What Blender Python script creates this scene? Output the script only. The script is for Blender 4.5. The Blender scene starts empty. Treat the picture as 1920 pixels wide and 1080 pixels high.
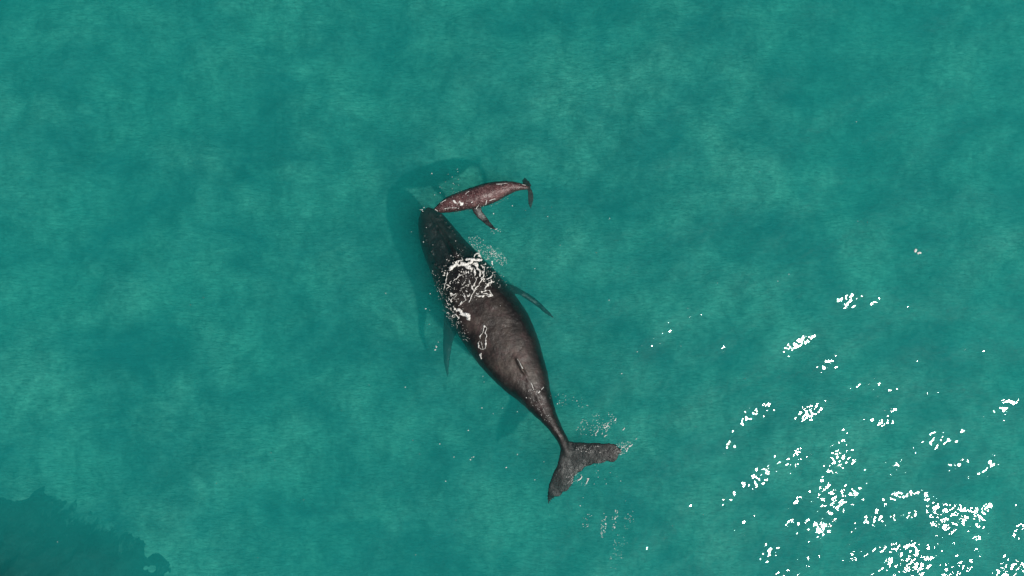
import bpy, bmesh, math, random
import numpy as np
from mathutils import Vector
from mathutils.bvhtree import BVHTree

C = bpy.context.scene.collection
S = 0.0215            # metres per photo pixel at the sea surface
H = 32.7              # camera height above the sea

# ------------------------------------------------------------------ camera
cam = bpy.data.cameras.new("camera")
cam.sensor_width = 36.0
cam.lens = 18.0 * H / (960 * S)
cam.clip_start = 0.1
cam.clip_end = 6000
co = bpy.data.objects.new("camera", cam)
C.objects.link(co)
co.location = (0, 0, H)
bpy.context.scene.camera = co

# ------------------------------------------------------------------ sun, sky, exposure
ZEN = math.radians(32.5)
AZ = Vector((0.81, -0.585, 0)).normalized()
SUN = Vector((AZ.x * math.sin(ZEN), AZ.y * math.sin(ZEN), math.cos(ZEN)))
sl = bpy.data.lights.new("sun", 'SUN')
sl.energy = 3.8
sl.angle = math.radians(1.5)
sl.color = (1.0, 0.955, 0.89)
so = bpy.data.objects.new("sun", sl)
so.rotation_euler = SUN.to_track_quat('Z', 'Y').to_euler()
so.location = (20, -20, 40)
C.objects.link(so)

world = bpy.data.worlds.new("World")
bpy.context.scene.world = world
world.use_nodes = True
nt = world.node_tree
sky = nt.nodes.new("ShaderNodeTexSky")
sky.sky_type = 'NISHITA'
sky.sun_disc = False
sky.sun_elevation = math.pi / 2 - ZEN
sky.sun_rotation = math.atan2(SUN.x, SUN.y)
nt.nodes["Background"].inputs[1].default_value = 0.05
nt.links.new(sky.outputs[0], nt.nodes["Background"].inputs[0])

sc = bpy.context.scene
sc.view_settings.view_transform = 'Standard'
sc.view_settings.look = 'None'
sc.view_settings.exposure = 0.0
sc.view_settings.gamma = 1.0
sc.cycles.volume_bounces = 2
sc.cycles.max_bounces = 8
sc.cycles.transparent_max_bounces = 16
sc.cycles.caustics_reflective = False
sc.cycles.caustics_refractive = False
sc.cycles.sample_clamp_direct = 0
sc.cycles.sample_clamp_indirect = 4
sc.cycles.use_denoising = True


# ------------------------------------------------------------------ helpers
def P(u, v, z=0.0):
    """point of the place that stands at photo pixel (u, v) when it lies at height z"""
    k = S * (H - z) / H
    return ((u - 960) * k, (540 - v) * k, z)


def hash2(ix, iy, seed):
    n = (ix.astype(np.int64) * 374761393 + iy.astype(np.int64) * 668265263 + seed * 1442695041) & 0xffffffff
    n = ((n ^ (n >> 13)) * 1274126177) & 0xffffffff
    n = ((n ^ (n >> 16)) * 2246822519) & 0xffffffff
    return ((n ^ (n >> 15)) & 0xffffff) / float(0xffffff)


def vnoise(x, y, seed=0):
    ix, iy = np.floor(x), np.floor(y)
    fx, fy = x - ix, y - iy
    fx = fx * fx * fx * (fx * (fx * 6 - 15) + 10)
    fy = fy * fy * fy * (fy * (fy * 6 - 15) + 10)
    a, b = hash2(ix, iy, seed), hash2(ix + 1, iy, seed)
    c, d = hash2(ix, iy + 1, seed), hash2(ix + 1, iy + 1, seed)
    return (a + (b - a) * fx) * (1 - fy) + (c + (d - c) * fx) * fy


def fbm(x, y, seed=0, o=4):
    s, a, t = 0.0, 1.0, 0.0
    for k in range(o):
        s = s + a * vnoise(x * 2 ** k + 17.3 * k, y * 2 ** k - 9.1 * k, seed + k)
        t += a
        a *= 0.5
    return s / t


# sea surface: a sum of wind waves and a low swell
_r = random.Random(33)
WAVES = []
for lo, hi, rms, mean, spread in ((1.2, 4.0, 0.071, 112, 26), (0.22, 0.48, 0.053, 112, 60)):
    for k in range(40):
        lam = lo * (hi / lo) ** _r.random()
        th = math.radians(_r.gauss(mean, spread))       # travelling direction
        kk = 2 * math.pi / lam
        WAVES.append((kk * math.cos(th), kk * math.sin(th), rms * math.sqrt(2 / 40) / kk, _r.random() * 6.283))


def sea(x, y):
    h = np.zeros_like(x, dtype=float)
    for kx, ky, a, p in WAVES:
        h += a * np.sin(kx * x + ky * y + p)
    R = np.maximum(np.abs(x) - 24, np.abs(y) - 14)
    return h * np.clip(1 - R / 20.0, 0.0, 1.0)


def tag(o, label=None, cat=None, group=None, kind=None):
    for k, v in (("label", label), ("category", cat), ("group", group), ("kind", kind)):
        if v:
            o[k] = v
    return o


def mesh_obj(name, verts, faces, mat, parent=None, smooth=True):
    me = bpy.data.meshes.new(name)
    me.from_pydata([tuple(map(float, v)) for v in verts], [], [tuple(map(int, f)) for f in faces])
    me.update()
    if smooth:
        me.polygons.foreach_set("use_smooth", [True] * len(me.polygons))
    me.materials.append(mat)
    o = bpy.data.objects.new(name, me)
    C.objects.link(o)
    o.parent = parent
    return o


def new_mat(name):
    m = bpy.data.materials.new(name)
    m.use_nodes = True
    t = m.node_tree
    t.nodes.clear()
    out = t.nodes.new("ShaderNodeOutputMaterial")
    return m, t, out


class N:
    """tiny node graph helper"""
    def __init__(self, t):
        self.t = t
        self.obj = t.nodes.new("ShaderNodeTexCoord").outputs["Object"]

    def noise(self, scale, detail=4, rough=0.55, dist=0.0, vec=None, stretch=None):
        n = self.t.nodes.new("ShaderNodeTexNoise")
        n.inputs["Scale"].default_value = scale
        n.inputs["Detail"].default_value = detail
        n.inputs["Roughness"].default_value = rough
        n.inputs["Distortion"].default_value = dist
        v = vec or self.obj
        if stretch:
            mp = self.t.nodes.new("ShaderNodeMapping")
            mp.inputs["Scale"].default_value = stretch[0]
            mp.inputs["Rotation"].default_value = stretch[1]
            mp.inputs["Location"].default_value = stretch[2] if len(stretch) > 2 else (0, 0, 0)
            self.t.links.new(v, mp.inputs[0])
            v = mp.outputs[0]
        self.t.links.new(v, n.inputs["Vector"])
        return n.outputs["Fac"]

    def ramp(self, fac, stops):
        r = self.t.nodes.new("ShaderNodeValToRGB")
        e = r.color_ramp.elements
        e[0].position, e[0].color = stops[0][0], stops[0][1]
        e[1].position, e[1].color = stops[-1][0], stops[-1][1]
        for p, c in stops[1:-1]:
            x = e.new(p)
            x.color = c
        self.t.links.new(fac, r.inputs[0])
        return r.outputs[0]

    def mix(self, fac, a, b, mode='MIX'):
        m = self.t.nodes.new("ShaderNodeMix")
        m.data_type = 'RGBA'
        m.blend_type = mode
        for sock, val in ((m.inputs[0], fac), (m.inputs[6], a), (m.inputs[7], b)):
            if hasattr(val, "links"):
                self.t.links.new(val, sock)
            else:
                sock.default_value = val
        return m.outputs[2]

    def math(self, op, a, b=0.0, c=0.0):
        m = self.t.nodes.new("ShaderNodeMath")
        m.operation = op
        for i, val in enumerate((a, b, c)):
            if hasattr(val, "links"):
                self.t.links.new(val, m.inputs[i])
            else:
                m.inputs[i].default_value = val
        return m.outputs[0]

    def bump(self, height, dist, strength=1.0, normal=None):
        b = self.t.nodes.new("ShaderNodeBump")
        b.inputs["Distance"].default_value = dist
        b.inputs["Strength"].default_value = strength
        self.t.links.new(height, b.inputs["Height"])
        if normal:
            self.t.links.new(normal, b.inputs["Normal"])
        return b.outputs[0]


def g(v):
    return (v, v, v, 1)


# ------------------------------------------------------------------ materials
def water_material():
    m, t, out = new_mat("sea_water")
    n = N(t)
    tr = t.nodes.new("ShaderNodeBsdfTransparent")
    gl = t.nodes.new("ShaderNodeBsdfGlossy")
    gl.inputs["Roughness"].default_value = 0.055
    fr = t.nodes.new("ShaderNodeFresnel")
    fr.inputs["IOR"].default_value = 1.40
    gl.distribution = 'BECKMANN'
    nrm = n.bump(n.noise(8.0, 2, 0.6, 0.2), 0.0042)
    t.links.new(nrm, gl.inputs["Normal"])
    t.links.new(nrm, fr.inputs["Normal"])
    mx = t.nodes.new("ShaderNodeMixShader")
    t.links.new(fr.outputs[0], mx.inputs[0])
    t.links.new(tr.outputs[0], mx.inputs[1])
    t.links.new(gl.outputs[0], mx.inputs[2])
    t.links.new(mx.outputs[0], out.inputs["Surface"])
    sca = t.nodes.new("ShaderNodeVolumeScatter")
    sca.inputs["Color"].default_value = (0.08, 0.90, 0.90, 1)
    sca.inputs["Density"].default_value = 0.148
    sca.inputs["Anisotropy"].default_value = 0.1
    ab = t.nodes.new("ShaderNodeVolumeAbsorption")
    ab.inputs["Color"].default_value = (0.0, 0.895, 0.872, 1)
    ab.inputs["Density"].default_value = 0.30
    ad = t.nodes.new("ShaderNodeAddShader")
    t.links.new(sca.outputs[0], ad.inputs[0])
    t.links.new(ab.outputs[0], ad.inputs[1])
    t.links.new(ad.outputs[0], out.inputs["Volume"])
    return m


def sand_material():
    m, t, out = new_mat("seabed_sand")
    n = N(t)
    p = t.nodes.new("ShaderNodeBsdfPrincipled")
    p.inputs["Roughness"].default_value = 0.95
    f1 = n.noise(0.24, 7, 0.66, 0.35, stretch=((1, 1.5, 1), (0, 0, 0.35)))
    col = n.ramp(f1, [(0.34, (0.06, 0.12, 0.13, 1)), (0.47, (0.25, 0.30, 0.26, 1)), (0.62, (0.50, 0.50, 0.40, 1))])
    f2 = n.noise(0.8, 6, 0.68, 0.3, stretch=((1.6, 1, 1), (0, 0, -0.6)))
    col = n.mix(0.75, col, n.ramp(f2, [(0.36, g(0.38)), (0.50, g(0.95)), (0.64, g(1.25))]), 'MULTIPLY')
    f4 = n.noise(3.2, 6, 0.75, 0.4, stretch=((1, 1.6, 1), (0, 0, -0.8)))
    col = n.mix(0.8, col, n.ramp(f4, [(0.36, g(0.45)), (0.50, g(0.95)), (0.64, g(1.25))]), 'MULTIPLY')
    t.links.new(col, p.inputs["Base Color"])
    f3 = n.noise(3.0, 4, 0.6, 0.6, stretch=((1, 3, 1), (0, 0, 0.6)))
    t.links.new(n.bump(f3, 0.22), p.inputs["Normal"])
    t.links.new(p.outputs[0], out.inputs["Surface"])
    return m


def reef_material():
    m, t, out = new_mat("weedy_rock")
    n = N(t)
    p = t.nodes.new("ShaderNodeBsdfPrincipled")
    p.inputs["Roughness"].default_value = 0.9
    col = n.ramp(n.noise(1.3, 7, 0.7, 0.7), [(0.32, (0.012, 0.02, 0.014, 1)), (0.5, (0.025, 0.042, 0.036, 1)), (0.7, (0.06, 0.10, 0.085, 1))])
    sep = t.nodes.new("ShaderNodeSeparateXYZ")
    t.links.new(n.obj, sep.inputs[0])
    zz = n.math('ADD', n.math('ADD', sep.outputs[2], 4.7), n.math('MULTIPLY', n.noise(0.8, 7, 0.72, 0.5, stretch=((2.0, 1, 1), (0, 0, -0.6))), 5.0))
    col = n.mix(n.ramp(n.math('MULTIPLY', zz, 0.2), [(0.50, g(0)), (0.62, g(1))]), (0.30, 0.34, 0.29, 1), col)
    t.links.new(col, p.inputs["Base Color"])
    t.links.new(n.bump(n.noise(4, 5, 0.65), 0.25), p.inputs["Normal"])
    t.links.new(p.outputs[0], out.inputs["Surface"])
    return m


def skin_material(name, dark, mid, light, blot, spots, rough, sc_=1.0, spot_t=0.70, wet=0.17, dry_z=(0.02, 0.30), fine_lo=0.5, fine_hi=1.45):
    m, t, out = new_mat(name)
    n = N(t)
    p = t.nodes.new("ShaderNodeBsdfPrincipled")
    f = n.noise(0.8 * sc_, 6, 0.62, 0.7)
    col = n.ramp(f, [(0.33, dark), (0.5, mid), (0.66, light)])
    col = n.mix(n.ramp(n.noise(1.7 * sc_, 5, 0.7, 1.0), [(0.50, g(0)), (0.66, g(0.7))]), col, blot)
    # scars and barnacle marks
    sp = n.ramp(n.noise(7.5 * sc_, 6, 0.75, 1.6), [(spot_t - 0.06, g(0)), (spot_t, g(0.85))])
    col = n.mix(sp, col, spots)
    mot = n.ramp(n.noise(2.6 * sc_, 6, 0.72, 1.4, stretch=((1.5, 0.8, 1), (0, 0, -0.6))), [(0.42, g(0.7)), (0.56, g(1.0)), (0.70, g(1.5))])
    col = n.mix(1.0, col, mot, 'MULTIPLY')
    # wet skin is darker than the skin that has dried above the water
    sep = t.nodes.new("ShaderNodeSeparateXYZ")
    t.links.new(n.obj, sep.inputs[0])
    zz = n.math('ADD', sep.outputs[2], n.math('MULTIPLY', n.math('SUBTRACT', n.noise(1.1 * sc_, 4, 0.6, 0.6), 0.5), 0.5))
    dry = n.ramp(n.math('ADD', zz, 0.5), [(0.5 + dry_z[0], g(wet)), (0.5 + dry_z[1], g(1.0))])
    col = n.mix(1.0, col, dry, 'MULTIPLY')
    fine = n.ramp(n.noise(15 * sc_, 4, 0.7, 0.5), [(0.34, g(fine_lo)), (0.66, g(fine_hi))])
    col = n.mix(0.7, col, fine, 'MULTIPLY')
    t.links.new(col, p.inputs["Base Color"])
    r = n.ramp(n.noise(2.3 * sc_, 4, 0.6), [(0.35, g(rough - 0.1)), (0.65, g(rough + 0.16))])
    t.links.new(r, p.inputs["Roughness"])
    p.inputs["Specular IOR Level"].default_value = 0.42
    b = n.bump(n.noise(1.9 * sc_, 4, 0.5, 0.4), 0.045 / sc_)
    b = n.bump(n.noise(12 * sc_, 4, 0.7, 0.3), 0.018 / sc_, 1.0, b)
    t.links.new(b, p.inputs["Normal"])
    t.links.new(p.outputs[0], out.inputs["Surface"])
    return m


def foam_glint_material():
    m, t, out = new_mat("sea_foam_and_glint")  # white of the real foam and of the marks painted as sun glints
    n = N(t)
    p = t.nodes.new("ShaderNodeBsdfPrincipled")
    p.inputs["Roughness"].default_value = 0.6
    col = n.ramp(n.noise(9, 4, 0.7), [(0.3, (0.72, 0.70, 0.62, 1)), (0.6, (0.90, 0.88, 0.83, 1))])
    t.links.new(col, p.inputs["Base Color"])
    p.inputs["Subsurface Weight"].default_value = 0.0
    t.links.new(n.bump(n.noise(40, 3, 0.6), 0.01), p.inputs["Normal"])
    # thin froth lets what is under it show through
    tr = t.nodes.new("ShaderNodeBsdfTransparent")
    mx = t.nodes.new("ShaderNodeMixShader")
    t.links.new(n.ramp(n.noise(6, 5, 0.75, 0.6), [(0.34, g(0.3)), (0.48, g(1.0))]), mx.inputs[0])
    t.links.new(tr.outputs[0], mx.inputs[1])
    t.links.new(p.outputs[0], mx.inputs[2])
    t.links.new(mx.outputs[0], out.inputs["Surface"])
    return m


M_WATER, M_SAND, M_REEF, M_FOAM_GLINT = water_material(), sand_material(), reef_material(), foam_glint_material()
M_MOTHER = skin_material("adult_whale_skin", (0.021, 0.018, 0.015, 1), (0.050, 0.039, 0.032, 1), (0.092, 0.073, 0.058, 1),
                         (0.075, 0.040, 0.038, 1), (0.26, 0.21, 0.19, 1), 0.42, 0.75)
M_CALF = skin_material("calf_skin", (0.030, 0.013, 0.013, 1), (0.082, 0.031, 0.031, 1), (0.15, 0.073, 0.066, 1),
                       (0.11, 0.038, 0.044, 1), (0.44, 0.29, 0.27, 1), 0.40, 2.6, 0.60, 0.30, (-0.10, 0.22), 0.42, 1.7)


# ------------------------------------------------------------------ setting: seabed, reef, water
def axis(half, step, far, grow=1.35):
    a = list(np.arange(0, half + 1e-6, step))
    s = step
    while a[-1] < far:
        s *= grow
        a.append(a[-1] + s)
    a = np.array(a)
    return np.concatenate([-a[:0:-1], a])


def grid_faces(nx, ny, off=0):
    i = np.arange((nx - 1) * (ny - 1))
    r, c = i // (nx - 1), i % (nx - 1)
    a = r * nx + c + off
    return np.stack([a, a + 1, a + nx + 1, a + nx], 1)


DEPTH = 4.35


def bed_height(x, y):
    return -DEPTH + 1.3 * (fbm(x * 0.12 + 3, y * 0.12, 21, 3) - 0.5) + 1.1 * (fbm(x * 0.5, y * 0.5, 31, 4) - 0.5)


def make_seabed():
    xs, ys = axis(26, 0.25, 900), axis(16, 0.25, 900)
    X, Y = np.meshgrid(xs, ys)
    Z = bed_height(X, Y)
    v = np.stack([X.ravel(), Y.ravel(), Z.ravel()], 1)
    o = mesh_obj("seabed", v, grid_faces(len(xs), len(ys)), M_SAND)
    tag(o, "pale sandy seabed with darker mottled patches under the green water", "seabed", kind="structure")


def make_reef():
    # a weedy rock rising from the sand towards the lower left corner
    cx, cy = P(5, 1170, -3)[:2]
    xs = np.arange(-11, 11.01, 0.12)
    ys = np.arange(-7, 7.01, 0.12)
    X, Y = np.meshgrid(xs, ys)
    r = np.sqrt((X / 7.2) ** 2 + (Y / 5.2) ** 2)
    w = r + 0.75 * (fbm(X * 0.5 + 5, Y * 0.5, 41, 5) - 0.5) + 0.2 * (fbm(X * 2 + 5, Y * 2, 43, 4) - 0.5)
    hgt = np.clip(np.minimum(1.08 - w, 1.2 * (1.15 - r - 0.5 * (fbm(X * 0.8, Y * 0.8, 61, 5) - 0.42))), 0, 1) ** 1.25
    rough = fbm(X * 0.9, Y * 0.9, 47, 5)
    bed = bed_height(X + cx, Y + cy)
    Z = bed - 0.12 + hgt * (2.2 + 2.4 * rough)
    v = np.stack([X.ravel(), Y.ravel(), Z.ravel()], 1)
    nx, ny = len(xs), len(ys)
    top = grid_faces(nx, ny)
    keep = (hgt.ravel()[top].max(1) > 0.0)
    o = mesh_obj("reef", v, top[keep], M_REEF)
    o.location = (cx, cy, 0)
    sol = o.modifiers.new("thick", 'SOLIDIFY')
    sol.thickness = 0.3
    tag(o, "dark weedy reef lying under the water in the lower left corner", "reef")


def make_water():
    xs, ys = axis(24, 0.055, 880), axis(14, 0.055, 880)
    X, Y = np.meshgrid(xs, ys)
    Z = sea(X, Y)
    nx, ny = len(xs), len(ys)
    v = np.stack([X.ravel(), Y.ravel(), Z.ravel()], 1)
    f = grid_faces(nx, ny).tolist()
    # closed body of water: skirt and bottom below the seabed
    ring = list(range(nx)) + [r * nx + nx - 1 for r in range(1, ny)] + \
        [(ny - 1) * nx + c for c in range(nx - 2, -1, -1)] + [r * nx for r in range(ny - 2, 0, -1)]
    base = len(v)
    low = v[ring].copy()
    low[:, 2] = -DEPTH - 4
    v = np.concatenate([v, low])
    L = len(ring)
    for i in range(L):
        j = (i + 1) % L
        f.append((ring[j], ring[i], base + i, base + j))
    f.append(tuple(base + i for i in range(L - 1, -1, -1)))
    o = mesh_obj("sea_water", v, f, M_WATER)
    tag(o, "clear green sea water with small wind ripples and sun glitter", "sea", kind="structure")


make_seabed()
make_reef()
make_water()


# ------------------------------------------------------------------ whales
def resample(pts, n):
    p = np.array(pts, float)
    d = np.concatenate([[0], np.cumsum(np.linalg.norm(np.diff(p, axis=0), axis=1))])
    t = np.linspace(0, d[-1], n)
    return np.stack([np.interp(t, d, p[:, k]) for k in range(p.shape[1])], 1)


def smooth_poly(p, it=3):
    p = p.copy()
    for _ in range(it):
        p[1:-1] = 0.25 * p[:-2] + 0.5 * p[1:-1] + 0.25 * p[2:]
    return p


def interp(keys, t):
    k = np.array(keys)
    return np.interp(t, k[:, 0], k[:, 1])


def loft(rings):
    """closed tube through rings of equal length, capped with fans"""
    v, f = [], []
    m = len(rings[0])
    for r in rings:
        v.extend(r)
    for i in range(len(rings) - 1):
        for j in range(m):
            k = (j + 1) % m
            f.append((i * m + j, i * m + k, (i + 1) * m + k, (i + 1) * m + j))
    c0 = len(v)
    v.append(np.mean(rings[0], 0))
    c1 = len(v)
    v.append(np.mean(rings[-1], 0))
    for j in range(m):
        k = (j + 1) % m
        f.append((c0, k, j))
        b = (len(rings) - 1) * m
        f.append((c1, b + j, b + k))
    return v, f


def body_loft(left, right, top, axis_z, bottom, n=70, m=40, power=2.2, zref=-0.6):
    L = smooth_poly(resample(left, n))
    R = smooth_poly(resample(right, n))
    rings = []
    for i in range(n):
        t = i / (n - 1)
        a = np.array(P(L[i][0], L[i][1], interp(axis_z, t)))[:2]
        b = np.array(P(R[i][0], R[i][1], interp(axis_z, t)))[:2]
        c = (a + b) / 2
        h = (b - a) / 2
        zt, za, zb = interp(top, t), interp(axis_z, t), interp(bottom, t)
        ring = []
        for j in range(m):
            an = 2 * math.pi * j / m
            ca, sa = math.cos(an), math.sin(an)
            x = math.copysign(abs(ca) ** (2 / power), ca)
            z = math.copysign(abs(sa) ** (2 / power), sa)
            p = c + h * x
            ring.append((p[0], p[1], za + (zt - za if z > 0 else za - zb) * z))
        rings.append(ring)
    return loft(rings)


def blade(root_a, root_b, edge_a, edge_b, zs, thick, n=26, m=16):
    """fin between a leading and a trailing edge (photo pixels), heights zs along it, lens-shaped section"""
    A = smooth_poly(resample([root_a] + edge_a, n), 2)
    B = smooth_poly(resample([root_b] + edge_b, n), 2)
    rings = []
    for i in range(n):
        t = i / (n - 1)
        z = interp(zs, t)
        th = interp(thick, t)
        a, b = np.array(P(A[i][0], A[i][1], z)), np.array(P(B[i][0], B[i][1], z))
        c, h = (a + b) / 2, (b - a) / 2
        ring = []
        for j in range(m):
            an = 2 * math.pi * j / m
            p = c + h * math.cos(an)
            ring.append((p[0], p[1], z + th * math.sin(an) * (0.75 - 0.25 * math.cos(an))))
        rings.append(ring)
    return loft(rings)


def bumpblob(c, r, zr, nseg=10):
    bm = bmesh.new()
    bmesh.ops.create_uvsphere(bm, u_segments=nseg, v_segments=8, radius=1)
    v = [(c[0] + p.co.x * r, c[1] + p.co.y * r, c[2] + p.co.z * zr) for p in bm.verts]
    f = [[q.index for q in fc.verts] for fc in bm.faces]
    bm.free()
    return v, f


def fuse(name, pieces, mat, voxel, smooth_it, origin, rough=0.0, rscale=1.0):
    """join the pieces into ONE continuous skin"""
    V, F = [], []
    for v, f in pieces:
        o = len(V)
        V.extend([tuple(map(float, p)) for p in v])
        F.extend([tuple(i + o for i in q) for q in f])
    me = bpy.data.meshes.new(name + "_rough")
    me.from_pydata(V, [], F)
    me.update()
    bm = bmesh.new()
    bm.from_mesh(me)
    bmesh.ops.recalc_face_normals(bm, faces=bm.faces)
    bm.to_mesh(me)
    bm.free()
    tmp = bpy.data.objects.new(name + "_rough", me)
    C.objects.link(tmp)
    r = tmp.modifiers.new("r", 'REMESH')
    r.mode = 'VOXEL'
    r.voxel_size = voxel
    s = tmp.modifiers.new("s", 'SMOOTH')
    s.factor = 0.5
    s.iterations = smooth_it
    dg = bpy.context.evaluated_depsgraph_get()
    res = bpy.data.meshes.new_from_object(tmp.evaluated_get(dg))
    bpy.data.objects.remove(tmp)
    n = len(res.vertices)
    co_ = np.empty(n * 3)
    res.vertices.foreach_get("co", co_)
    co_ = co_.reshape(-1, 3)
    if rough:
        nn = np.empty(n * 3)
        res.vertices.foreach_get("normal", nn)
        nn = nn.reshape(-1, 3)
        d = fbm(co_[:, 0] * rscale + co_[:, 2], co_[:, 1] * rscale - co_[:, 2], 77, 4) - 0.5
        co_ += nn * (d * rough)[:, None]
    co_ -= np.array(origin)
    res.vertices.foreach_set("co", co_.ravel())
    res.polygons.foreach_set("use_smooth", [True] * len(res.polygons))
    res.materials.clear()
    res.materials.append(mat)
    res.name = name
    o = bpy.data.objects.new(name, res)
    o.location = origin
    C.objects.link(o)
    return o


# ---- the adult
ML = [(800, 390), (788, 396), (783, 410), (785, 440), (792, 470), (803, 500), (815, 532), (826, 562), (840, 592), (856, 625),
      (878, 657), (907, 694), (942, 729), (977, 756), (1000, 777), (1023, 799), (1039, 817), (1048, 832), (1053, 850), (1062, 866)]
MR = [(804, 389), (818, 392), (832, 402), (850, 424), (877, 455), (902, 481), (927, 505), (948, 531), (966, 553), (982, 576),
      (995, 598), (1006, 625), (1016, 657), (1025, 692), (1031, 725), (1036, 752), (1045, 781), (1057, 806), (1067, 828), (1074, 852)]
# pair up by distance along the animal rather than by index
ml_top = [(0, -0.50), (0.06, -0.42), (0.15, -0.30), (0.22, -0.16), (0.27, 0.0), (0.33, 0.10), (0.42, 0.26), (0.55, 0.36), (0.66, 0.33),
          (0.76, 0.20), (0.86, 0.08), (0.93, -0.02), (1, -0.16)]
ml_axis = [(0, -0.70), (0.1, -0.85), (0.25, -0.80), (0.5, -0.75), (0.7, -0.62), (0.85, -0.42), (1, -0.24)]
ml_bot = [(0, -1.0), (0.1, -1.6), (0.25, -2.3), (0.45, -2.5), (0.65, -1.9), (0.8, -1.25), (0.92, -0.75), (1, -0.34)]
pieces = [body_loft(ML, MR, ml_top, ml_axis, ml_bot, n=90, m=48, power=2.25)]
# right flipper, reaching out and down
pieces.append(blade((944, 528), (952, 552), [(970, 538), (993, 551), (1012, 566), (1029, 583), (1042, 598)],
                    [(970, 551), (989, 563), (1005, 574), (1022, 588), (1041, 600)],
                    [(0, -0.9), (0.3, -1.5), (0.6, -1.6), (1, -1.4)], [(0, 0.16), (0.6, 0.08), (1, 0.02)]))
# left flipper, trailing back
pieces.append(blade((832, 585), (868, 610), [(831, 625), (830, 650), (831, 675), (835, 697), (840, 712)],
                    [(851, 635), (846, 660), (843, 683), (842, 700), (841, 713)],
                    [(0, -1.3), (0.4, -1.9), (1, -2.4)], [(0, 0.18), (0.6, 0.09), (1, 0.02)]))
# flukes: two swept lobes
pieces.append(blade((1056, 822), (1078, 892), [(1072, 828), (1092, 829), (1120, 829), (1145, 830), (1160, 834), (1166, 843)],
                    [(1090, 884), (1104, 874), (1124, 870), (1146, 869), (1158, 864), (1165, 850)],
                    [(0, -0.24), (0.4, -0.16), (0.8, -0.10), (1, -0.14)], [(0, 0.10), (0.5, 0.06), (1, 0.02)]))
pieces.append(blade((1052, 828), (1082, 884), [(1049, 852), (1044, 872), (1033, 893), (1027, 915), (1025, 932), (1027, 944)],
                    [(1078, 898), (1073, 910), (1065, 921), (1053, 930), (1040, 935), (1029, 945)],
                    [(0, -0.24), (0.4, -0.20), (0.8, -0.26), (1, -0.40)], [(0, 0.10), (0.5, 0.06), (1, 0.02)]))
# dorsal fin on its hump, then the ridge down the tail stock
for u, v, z, r_, zr in ((966, 674, 0.12, 0.50, 0.26),):
    pieces.append(bumpblob(P(u, v, z), r_, zr))
fin = []
for i in range(14):
    t = i / 13
    u, v = 966 + 20 * t, 670 + 33 * t
    zt = 0.36 + 0.19 * math.sin(math.pi * min(1, 0.15 + t * 0.85)) ** 0.8
    c = P(u, v, 0)
    w = 0.055 * math.sin(math.pi * (0.12 + 0.76 * t)) + 0.01
    fin.append([(c[0] + w * math.cos(a) * 0.85, c[1] + w * math.cos(a) * 0.5, 0.02 + (zt - 0.02) * (0.5 + 0.5 * math.sin(a)))
                for a in [2 * math.pi * j / 12 for j in range(12)]])
pieces.append(loft(fin))
rid = []
for i in range(30):
    t = i / 29
    p = resample([(984, 702), (998, 724), (1008, 745), (1022, 775), (1040, 806), (1055, 828)], 30)[i]
    zt = interp([(0, 0.36), (0.3, 0.26), (0.6, 0.16), (1, -0.02)], t) - 0.03 + 0.03 * abs(math.sin(t * 22))
    c = P(p[0], p[1], 0)
    rid.append([(c[0] + 0.08 * math.cos(a), c[1] + 0.045 * math.cos(a), zt - 0.22 + 0.22 * math.sin(a))
                for a in [2 * math.pi * j / 10 for j in range(10)]])
pieces.append(loft(rid))
# head: median ridge, blowhole guard, rows of tubercles along the rostrum
hr = []
hp = resample([(806, 404), (822, 430), (842, 458), (858, 484)], 24)
for i in range(24):
    t = i / 23
    zt = interp([(0, -0.44), (0.5, -0.28), (0.85, -0.06), (1, -0.02)], t)
    c = P(hp[i][0], hp[i][1], 0)
    w = 0.07 + 0.10 * t
    hr.append([(c[0] + w * math.cos(a), c[1] + 0.6 * w * math.cos(a), zt - 0.20 + 0.24 * math.sin(a))
               for a in [2 * math.pi * j / 12 for j in range(12)]])
pieces.append(loft(hr))
rt = random.Random(4)
for row in ([(793, 402), (797, 440), (806, 475), (818, 505)], [(820, 400), (846, 430), (872, 462)],
            [(806, 402), (820, 428), (838, 456)], [(800, 420), (812, 455), (828, 490)]):
    for p in resample(row, 9):
        u, v = p[0] + rt.uniform(-5, 5), p[1] + rt.uniform(-6, 6)
        t = (v - 390) / 470
        pieces.append(bumpblob(P(u, v, interp(ml_top, max(0, t)) - 0.10), rt.uniform(0.03, 0.075), 0.085, 8))
MO = P(930, 620, 0)
mother = fuse("humpback_whale", pieces, M_MOTHER, 0.035, 6, MO, rough=0.05, rscale=3.0)
tag(mother, "huge dark grey adult whale with white foam washing over its back", "whale", "whale mother and calf")

# ---- the calf
KU = [(814, 391), (824, 380), (835, 371), (855, 362), (880, 353), (905, 345), (924, 341), (949, 339), (967, 341), (982, 345), (991, 349)]
KL = [(814, 394), (822, 399), (835, 399), (857, 397), (876, 393), (893, 391), (911, 386), (930, 379), (945, 370), (962, 361), (978, 356), (990, 356)]
kt = [(0, -0.06), (0.1, 0.10), (0.25, 0.22), (0.5, 0.30), (0.75, 0.20), (0.9, 0.08), (1, -0.03)]
ka = [(0, -0.15), (0.3, -0.25), (0.6, -0.25), (1, -0.10)]
kb = [(0, -0.25), (0.3, -0.75), (0.6, -0.75), (0.85, -0.4), (1, -0.18)]
kp = [body_loft(KU, KL, kt, ka, kb, n=60, m=32, power=2.2)]
kp.append(blade((884, 390), (902, 386), [(888, 400), (896, 409), (908, 419), (920, 428), (930, 432)],
                [(904, 396), (911, 404), (917, 413), (924, 422), (931, 430)],
                [(0, -0.25), (0.5, -0.40), (1, -0.30)], [(0, 0.07), (1, 0.02)]))
kp.append(blade((868, 362), (886, 358), [(868, 362), (866, 364)], [(884, 360), (870, 366)],
                [(0, -0.45), (1, -1.5)], [(0, 0.07), (1, 0.02)]))
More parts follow.
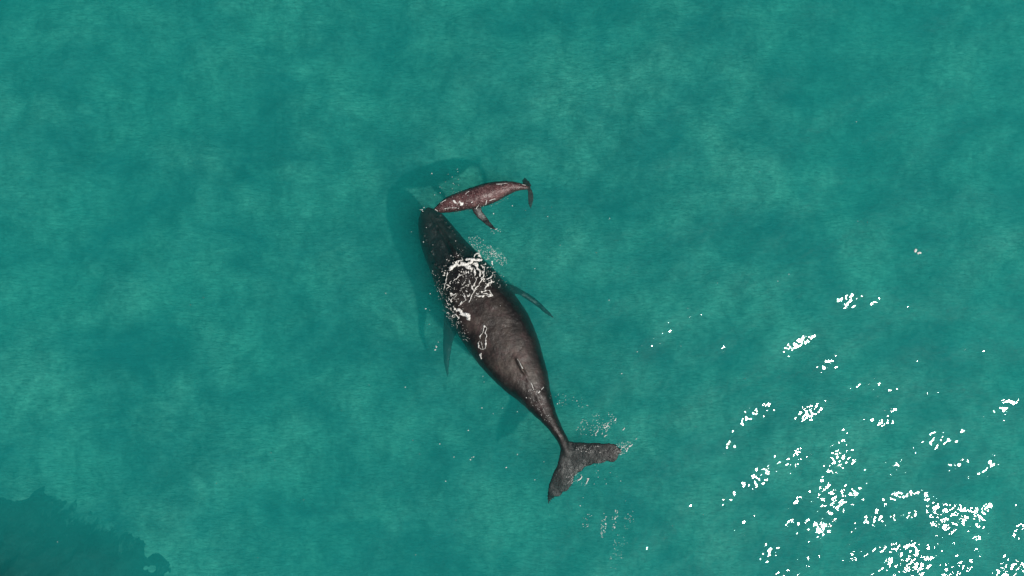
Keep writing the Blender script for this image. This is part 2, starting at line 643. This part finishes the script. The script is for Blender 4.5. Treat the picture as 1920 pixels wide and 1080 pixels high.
kp.append(blade((982, 349), (993, 353), [(979, 342), (979, 337), (983, 333)], [(997, 348), (993, 340), (985, 333)],
                [(0, -0.10), (1, -0.6)], [(0, 0.05), (1, 0.02)]))
kp.append(blade((987, 352), (993, 348), [(990, 362), (989, 374), (991, 384), (995, 392)], [(999, 358), (1001, 368), (1000, 380), (996, 392)],
                [(0, -0.12), (0.4, -0.5), (1, -0.9)], [(0, 0.05), (1, 0.02)]))
kf = []
for i in range(8):
    t = i / 7
    c = P(940 + 10 * t, 350 - 1.0 * t, 0)
    w = 0.03 * math.sin(math.pi * (0.15 + 0.75 * t)) + 0.006
    kf.append([(c[0] - 0.1 * w * math.cos(a), c[1] + w * math.cos(a), 0.12 + 0.12 * math.sin(math.pi * (0.1 + 0.8 * t)) * (1 + math.sin(a)) - 0.04)
               for a in [2 * math.pi * j / 8 for j in range(8)]])
kp.append(loft(kf))
for row in ([(822, 388), (840, 380), (860, 372)], [(824, 395), (845, 392), (866, 388)], [(820, 391), (845, 385), (872, 378)]):
    for p in resample(row, 7):
        t = (p[0] - 814) / 175
        kp.append(bumpblob(P(p[0] + rt.uniform(-1, 1), p[1] + rt.uniform(-1, 1), interp(kt, t) - 0.03), 0.035, 0.05, 6))
KO = P(900, 368, 0)
calf = fuse("humpback_whale", kp, M_CALF, 0.02, 4, KO, rough=0.03, rscale=7)
tag(calf, "small reddish brown whale calf touching the snout of the adult", "whale", "whale mother and calf")

# ------------------------------------------------------------------ foam, plus white marks standing in for sun glints
bpy.context.view_layer.update()


def bvh_of(o):
    me = o.data
    return BVHTree.FromPolygons([o.location + v.co for v in me.vertices], [tuple(p.vertices) for p in me.polygons])


BV = [bvh_of(mother), bvh_of(calf)]


def top_z(xs, ys):
    z = sea(xs, ys)
    for i in range(len(xs)):
        for b in BV:
            hit = b.ray_cast(Vector((xs[i], ys[i], 5)), Vector((0, 0, -1)))
            if hit[0] is not None and hit[0].z > z[i]:
                z[i] = hit[0].z
    return z


def seg_dist(X, Y, pts):
    d = np.full(X.shape, 1e9)
    for a, b in zip(pts[:-1], pts[1:]):
        ax, ay = a
        bx, by = b
        L = (bx - ax) ** 2 + (by - ay) ** 2 + 1e-9
        t = np.clip(((X - ax) * (bx - ax) + (Y - ay) * (by - ay)) / L, 0, 1)
        d = np.minimum(d, np.hypot(X - ax - t * (bx - ax), Y - ay - t * (by - ay)))
    return d


def foam(name, strokes, lace, label, seed, step=0.6, thick=0.05, warp=3.0, flecks=()):  # lays real foam and also the white marks standing in for sun glints
    """strokes: (points, half width in px); lace: (cx, cy, rx, ry, amount); flecks: (cx, cy, rx, ry, angle, count, size)"""
    allp = [p for s in strokes for p in s[0]] + [(l[0] + sx * l[2], l[1] + sy * l[3]) for l in lace for sx in (-1, 1) for sy in (-1, 1)]
    V, Fc = [], []
    if allp:
        ap = np.array(allp)
        u0, v0 = ap.min(0) - 12
        u1, v1 = ap.max(0) + 12
        U, W = np.meshgrid(np.arange(u0, u1, step), np.arange(v0, v1, step))
        wu = U + warp * (fbm(U / 7, W / 7, seed, 3) - 0.5) * 2
        wv = W + warp * (fbm(U / 7, W / 7, seed + 9, 3) - 0.5) * 2
        F = np.full(U.shape, -1.0)
        brk = fbm(U / 5, W / 5, seed + 3, 3)
        for pts, hw in strokes:
            w = hw * (0.82 if hw < 2.5 else 1.0) * (0.1 + 1.45 * brk)
            F = np.maximum(F, 1 - seg_dist(wu, wv, pts) / w)
        # holes in the broad patches
        cell = np.abs(fbm(wu / 6.0, wv / 6.0, seed + 5, 3) - 0.5) * 2
        for cx, cy, rx, ry, am in lace:
            e = 1 - np.hypot((U - cx) / rx, (W - cy) / ry)
            net = 1 - cell / (0.05 + 0.16 * np.clip(e, 0, 1) * am)
            F = np.maximum(F, np.where(e > 0, np.minimum(net, e * 3) - 0.9 * (brk < 0.42), -1))
        F = F - 0.25 * (fbm(U / 2.2, W / 2.2, seed + 8, 2) - 0.45)
        ny, nx = F.shape
        q = grid_faces(nx, ny)
        fv = F.ravel()
        keep = (fv[q] > 0).sum(1) >= 3
        q = q[keep]
        used, inv = np.unique(q.ravel(), return_inverse=True)
        uu, vv, ff = U.ravel()[used], W.ravel()[used], np.clip(fv[used], 0, 1)
        x, y = (uu - 960) * S, (540 - vv) * S
        z = top_z(x, y)
        x = x * (H - z) / H
        y = y * (H - z) / H
        zt = z + 0.008 + thick * np.sqrt(ff) * (0.6 + 0.8 * vnoise(uu / 1.7, vv / 1.7, seed + 4))
        n = len(used)
        V = np.concatenate([np.stack([x, y, zt], 1), np.stack([x, y, z - 0.03], 1)])
        q = inv.reshape(-1, 4)[:, ::-1]
        Fc = q.tolist()
        # side walls along the border
        edges = {}
        for a in q:
            for k in range(4):
                e = (a[k], a[(k + 1) % 4])
                edges[e] = 1
        for (a, b) in list(edges):
            if (b, a) not in edges:
                Fc.append((b, a, a + n, b + n))
        V = V.tolist()
    rr = random.Random(seed)
    bm = bmesh.new()
    bmesh.ops.create_icosphere(bm, subdivisions=1, radius=1)
    sv = [tuple(p.co) for p in bm.verts]
    sf = [[w.index for w in fc.verts] for fc in bm.faces]
    bm.free()
    for cx, cy, rx, ry, ang, cnt, size in flecks:
        ca, sa = math.cos(ang), math.sin(ang)
        us, vs = [], []
        for _ in range(cnt):
            a, r = rr.random() * 6.283, math.sqrt(rr.random())
            du, dv = rx * r * math.cos(a), ry * r * math.sin(a)
            us.append(cx + du * ca - dv * sa)
            vs.append(cy + du * sa + dv * ca)
        us, vs = np.array(us), np.array(vs)
        x, y = (us - 960) * S, (540 - vs) * S
        z = top_z(x, y)
        for i in range(cnt):
            k = (H - z[i]) / H
            s = size * S * rr.uniform(0.35, 1.0)
            ex = rr.uniform(0.7, 1.9)
            th = rr.random() * 3.14
            o = len(V)
            for p in sv:
                px, py = p[0] * s * ex, p[1] * s
                V.append((x[i] * k + px * math.cos(th) - py * math.sin(th), y[i] * k + px * math.sin(th) + py * math.cos(th),
                          z[i] + 0.01 + p[2] * s * 0.6))
            Fc.extend([tuple(o + w for w in f) for f in sf])
    ob = mesh_obj(name, V, Fc, M_FOAM_GLINT)
    tag(ob, label, "foam", kind="stuff")
    return ob


def z2(p):
    return [(760 + a / 6, 440 + b / 6) for a, b in p]


def z3(p):
    return [(760 + a / 6, 600 + b / 6) for a, b in p]


def z4(p):
    return [(940 + a / 4, 720 + b / 4) for a, b in p]


def z8(p):
    return [(780 + a / 8, 310 + b / 8) for a, b in p]


back = [
    (z2([(425, 600), (440, 560), (465, 500), (482, 435)]), 1.5),
    (z2([(500, 400), (530, 360), (580, 335), (640, 335), (700, 330), (740, 300)]), 3.4),
    (z2([(640, 320), (700, 360), (750, 380)]), 4.5),
    (z2([(560, 312), (600, 290), (650, 290)]), 1.2),
    (z2([(690, 275), (740, 268), (790, 285), (850, 270)]), 2.8),
    (z2([(768, 250), (790, 220), (820, 215), (845, 240), (860, 275)]), 1.3),
    (z2([(770, 375), (790, 420), (788, 470), (800, 500), (780, 540), (760, 590), (770, 640), (740, 700), (718, 765)]), 1.5),
    (z2([(855, 335), (890, 380), (885, 430), (870, 480), (850, 530), (810, 580), (775, 640)]), 1.8),
    (z2([(680, 400), (682, 430), (630, 460), (590, 490), (540, 522)]), 1.0),
    (z2([(800, 680), (850, 692), (900, 690), (975, 680), (950, 640), (905, 625), (860, 650)]), 1.7),
    (z2([(870, 665), (950, 672)]), 2.2),
    (z2([(920, 500), (960, 480), (980, 430), (1020, 420)]), 1.4),
    (z2([(890, 620), (910, 570), (940, 545), (1000, 540)]), 1.8),
    (z2([(590, 850), (630, 880), (670, 890), (710, 930)]), 4.2),
    (z2([(560, 900), (600, 930)]), 1.6),
    (z2([(520, 740), (550, 700), (570, 660), (505, 680)]), 1.0),
    (z2([(640, 640), (660, 690), (680, 740), (640, 762), (600, 790)]), 1.1),
    (z2([(470, 560), (500, 590), (460, 612)]), 1.3),
    (z2([(790, 330), (830, 400), (840, 450)]), 2.8),
    (z2([(620, 610), (660, 590), (700, 560)]), 1.0),
    (z3([(890, 60), (860, 140), (832, 230), (825, 300), (850, 335), (900, 322), (912, 270), (905, 180), (912, 80), (890, 60)]), 1.25),
    (z3([(850, 385), (840, 430)]), 1.5),
    (z3([(852, 250), (870, 322)]), 1.0),
]
foam("foam", back, [(*z2([(600, 480)])[0], 34, 46, 0.25), (*z2([(860, 430)])[0], 26, 40, 0.45), (*z2([(560, 800)])[0], 18, 34, 0.3),
                    (*z2([(700, 560)])[0], 30, 30, 0.3)],
     "thick lacy white foam washing over the back of the adult whale", 3, step=0.5, thick=0.05,
     flecks=[(832, 560, 9, 60, -0.35, 80, 0.6), (862, 612, 11, 34, -0.5, 60, 0.65), (880, 490, 45, 20, 0.5, 30, 0.5),
             (925, 520, 30, 16, 0.7, 40, 0.6), (900, 535, 60, 45, 0.5, 30, 0.5)])
foam("foam", [], [],
     "sparse pale froth on the water beside the right shoulder of the adult whale", 13,
     flecks=[(905, 463, 32, 12, 0.6, 120, 0.75), (935, 480, 22, 10, 0.9, 110, 0.7)])
foam("foam", [(z3([(1262, 440), (1290, 490), (1322, 545)]), 1.2), (z3([(1412, 705), (1445, 775)]), 1.1),  # strokes and flecks stand in for specular glints on fin and ridge
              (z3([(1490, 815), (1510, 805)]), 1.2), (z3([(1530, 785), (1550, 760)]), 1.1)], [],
     "thin white streaks painted as wet glints on the dorsal fin and tail ridge of the adult whale", 23, step=0.5, thick=0.03, warp=1.5,
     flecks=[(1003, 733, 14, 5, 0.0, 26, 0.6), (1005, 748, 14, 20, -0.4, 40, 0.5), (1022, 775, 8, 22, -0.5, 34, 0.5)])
foam("foam", [(z4([(705, 375), (720, 350)]), 1.8), (z4([(772, 328), (795, 312)]), 1.8), (z4([(850, 275), (862, 262)]), 1.5), (z4([(775, 395), (790, 380)]), 1.4),
              (z4([(905, 340), (925, 325)]), 1.4), (z4([(938, 508), (950, 490)]), 1.6), (z4([(960, 470), (978, 450)]), 2.2), (z4([(1008, 415), (1016, 406)]), 1.2),
              (z4([(575, 715), (605, 690)]), 2.2), (z4([(630, 750), (650, 710)]), 1.4)], [],
     "white splashes of foam around the tail flukes of the adult whale, with flecks in place of sun glitter", 33, step=0.5, thick=0.04,
     flecks=[(1118, 795, 40, 20, -0.3, 90, 0.8), (1133, 803, 22, 7, -0.6, 40, 0.9), (1172, 840, 16, 6, -1.0, 30, 0.9), (1108, 842, 30, 8, 0.0, 45, 0.7), (1165, 843, 14, 14, 0, 50, 0.8),
             (1076, 893, 16, 12, -0.6, 40, 0.7), (1100, 890, 60, 24, 0, 30, 0.7), (1065, 750, 40, 14, 0.2, 30, 0.6), (1132, 985, 5, 26, 0.1, 34, 1.1), (1152, 975, 5, 20, 0.2, 26, 1.0), (1180, 975, 10, 18, 0.3, 18, 0.8),  # flecks below the flukes stand in for a patch of sun glitter
             (1160, 1030, 14, 40, 0.3, 40, 0.7), (1102, 975, 10, 16, 0.3, 16, 0.8)])
foam("foam", [(z8([(560, 530), (590, 560)]), 2.2), (z8([(610, 600), (640, 550)]), 0.9), (z8([(655, 560), (690, 575)]), 3.0),
              (z8([(670, 600), (690, 590)]), 1.5), (z8([(830, 560), (850, 545)]), 1.4), (z8([(1190, 965), (1215, 955)]), 1.6),
              (z8([(365, 560), (440, 520)]), 0.8),
              (z8([(1210, 285), (1280, 280), (1370, 270)]), 0.9), (z8([(740, 430), (800, 385)]), 1.0), (z8([(1045, 590), (1060, 520)]), 0.9),  # pale streaks painted as wet highlights along the calf
              (z8([(285, 655), (330, 690)]), 1.2), (z8([(430, 650), (520, 635), (640, 640)]), 0.8), (z8([(900, 650), (940, 590)]), 0.8),
              (z8([(1100, 530), (1200, 500)]), 0.9), (z8([(1590, 290), (1640, 300)]), 1.0)], [],
     "small white foam patches and painted wet highlights on the head, back and flipper of the whale calf", 43, step=0.4, thick=0.02, warp=1.2,
     flecks=[(900, 376, 70, 16, -0.25, 130, 0.45), (960, 350, 28, 6, 0.1, 50, 0.5), (850, 372, 30, 12, -0.4, 30, 0.5),
             (928, 432, 14, 6, 0, 14, 0.7), (850, 340, 26, 30, 0.5, 14, 0.7)])
# white flecks modelled in place of sun sparkles on the water and snout
pts = [(358, 572, .9), (382, 558, .6), (508, 848, .7), (515, 862, .6), (407, 906, 1.0), (455, 884, .6), (724, 550, .7), (692, 722, .7),
       (818, 650, 1.3), (816, 656, 1.2), (822, 641, .9), (569, 937, .6), (435, 1052, .5), (484, 1045, .5), (780, 1040, .8), (855, 975, .6),
       (260, 995, .6), (108, 1016, .6), (885, 858, .7), (925, 775, .9), (942, 765, .6), (970, 852, .7), (1003, 899, .8), (1030, 965, .8),
       (1118, 473, .8), (1142, 412, .7), (1290, 578, .7), (1260, 985, .9), (1318, 965, .9), (1458, 184, .6), (1424, 322, .7), (1605, 228, .9),
       (1598, 231, .6), (1716, 468, 3.0), (1722, 474, 2.2), (1738, 470, .8), (1345, 530, .7), (1458, 527, .9), (1479, 514, .8), (1608, 415, 1.0),
       (1626, 417, .7), (640, 770, .5), (1050, 460, .6), (1020, 390, .7), (985, 395, .6), (1195, 660, .6), (1432, 54, .5), (905, 705, .8), (908, 716, .7)]
for x, y in ((155, 347), (200, 668), (240, 745), (360, 687), (448, 765), (545, 780), (565, 765), (530, 610), (395, 910), (755, 827), (828, 747),
             (980, 797), (930, 905), (613, 470), (680, 507), (735, 475), (825, 497), (878, 411), (1073, 437), (1065, 450), (1450, 268),
             (1545, 138), (1572, 98), (1804, 100), (1892, 580), (1218, 1007), (1200, 1060), (1470, 1030), (1440, 910), (1243, 460), (1180, 430)):
    pts.append((712 + x / 3.195, 617 + y / 3.195, 1.15))
for x, y in ((553, 145), (675, 163), (567, 274), (600, 262), (430, 497), (273, 863), (540, 868), (513, 957), (540, 965), (540, 1048), (1033, 340),
             (1275, 347), (1250, 402), (1617, 416), (1537, 618), (1618, 907), (1167, 716), (828, 520), (500, 553), (558, 575), (523, 468),
             (695, 552), (485, 360), (492, 366), (497, 372), (505, 350), (920, 385)):
    pts.append((637 + x / 3.2, 280 + y / 3.2, 1.15))
foam("foam", [], [], "tiny scattered white flecks standing in for sun sparkles on the open water", 53,
     flecks=[(u, v, s, s, 0, 1 if s < 1.2 else 5, s) for u, v, s in pts])
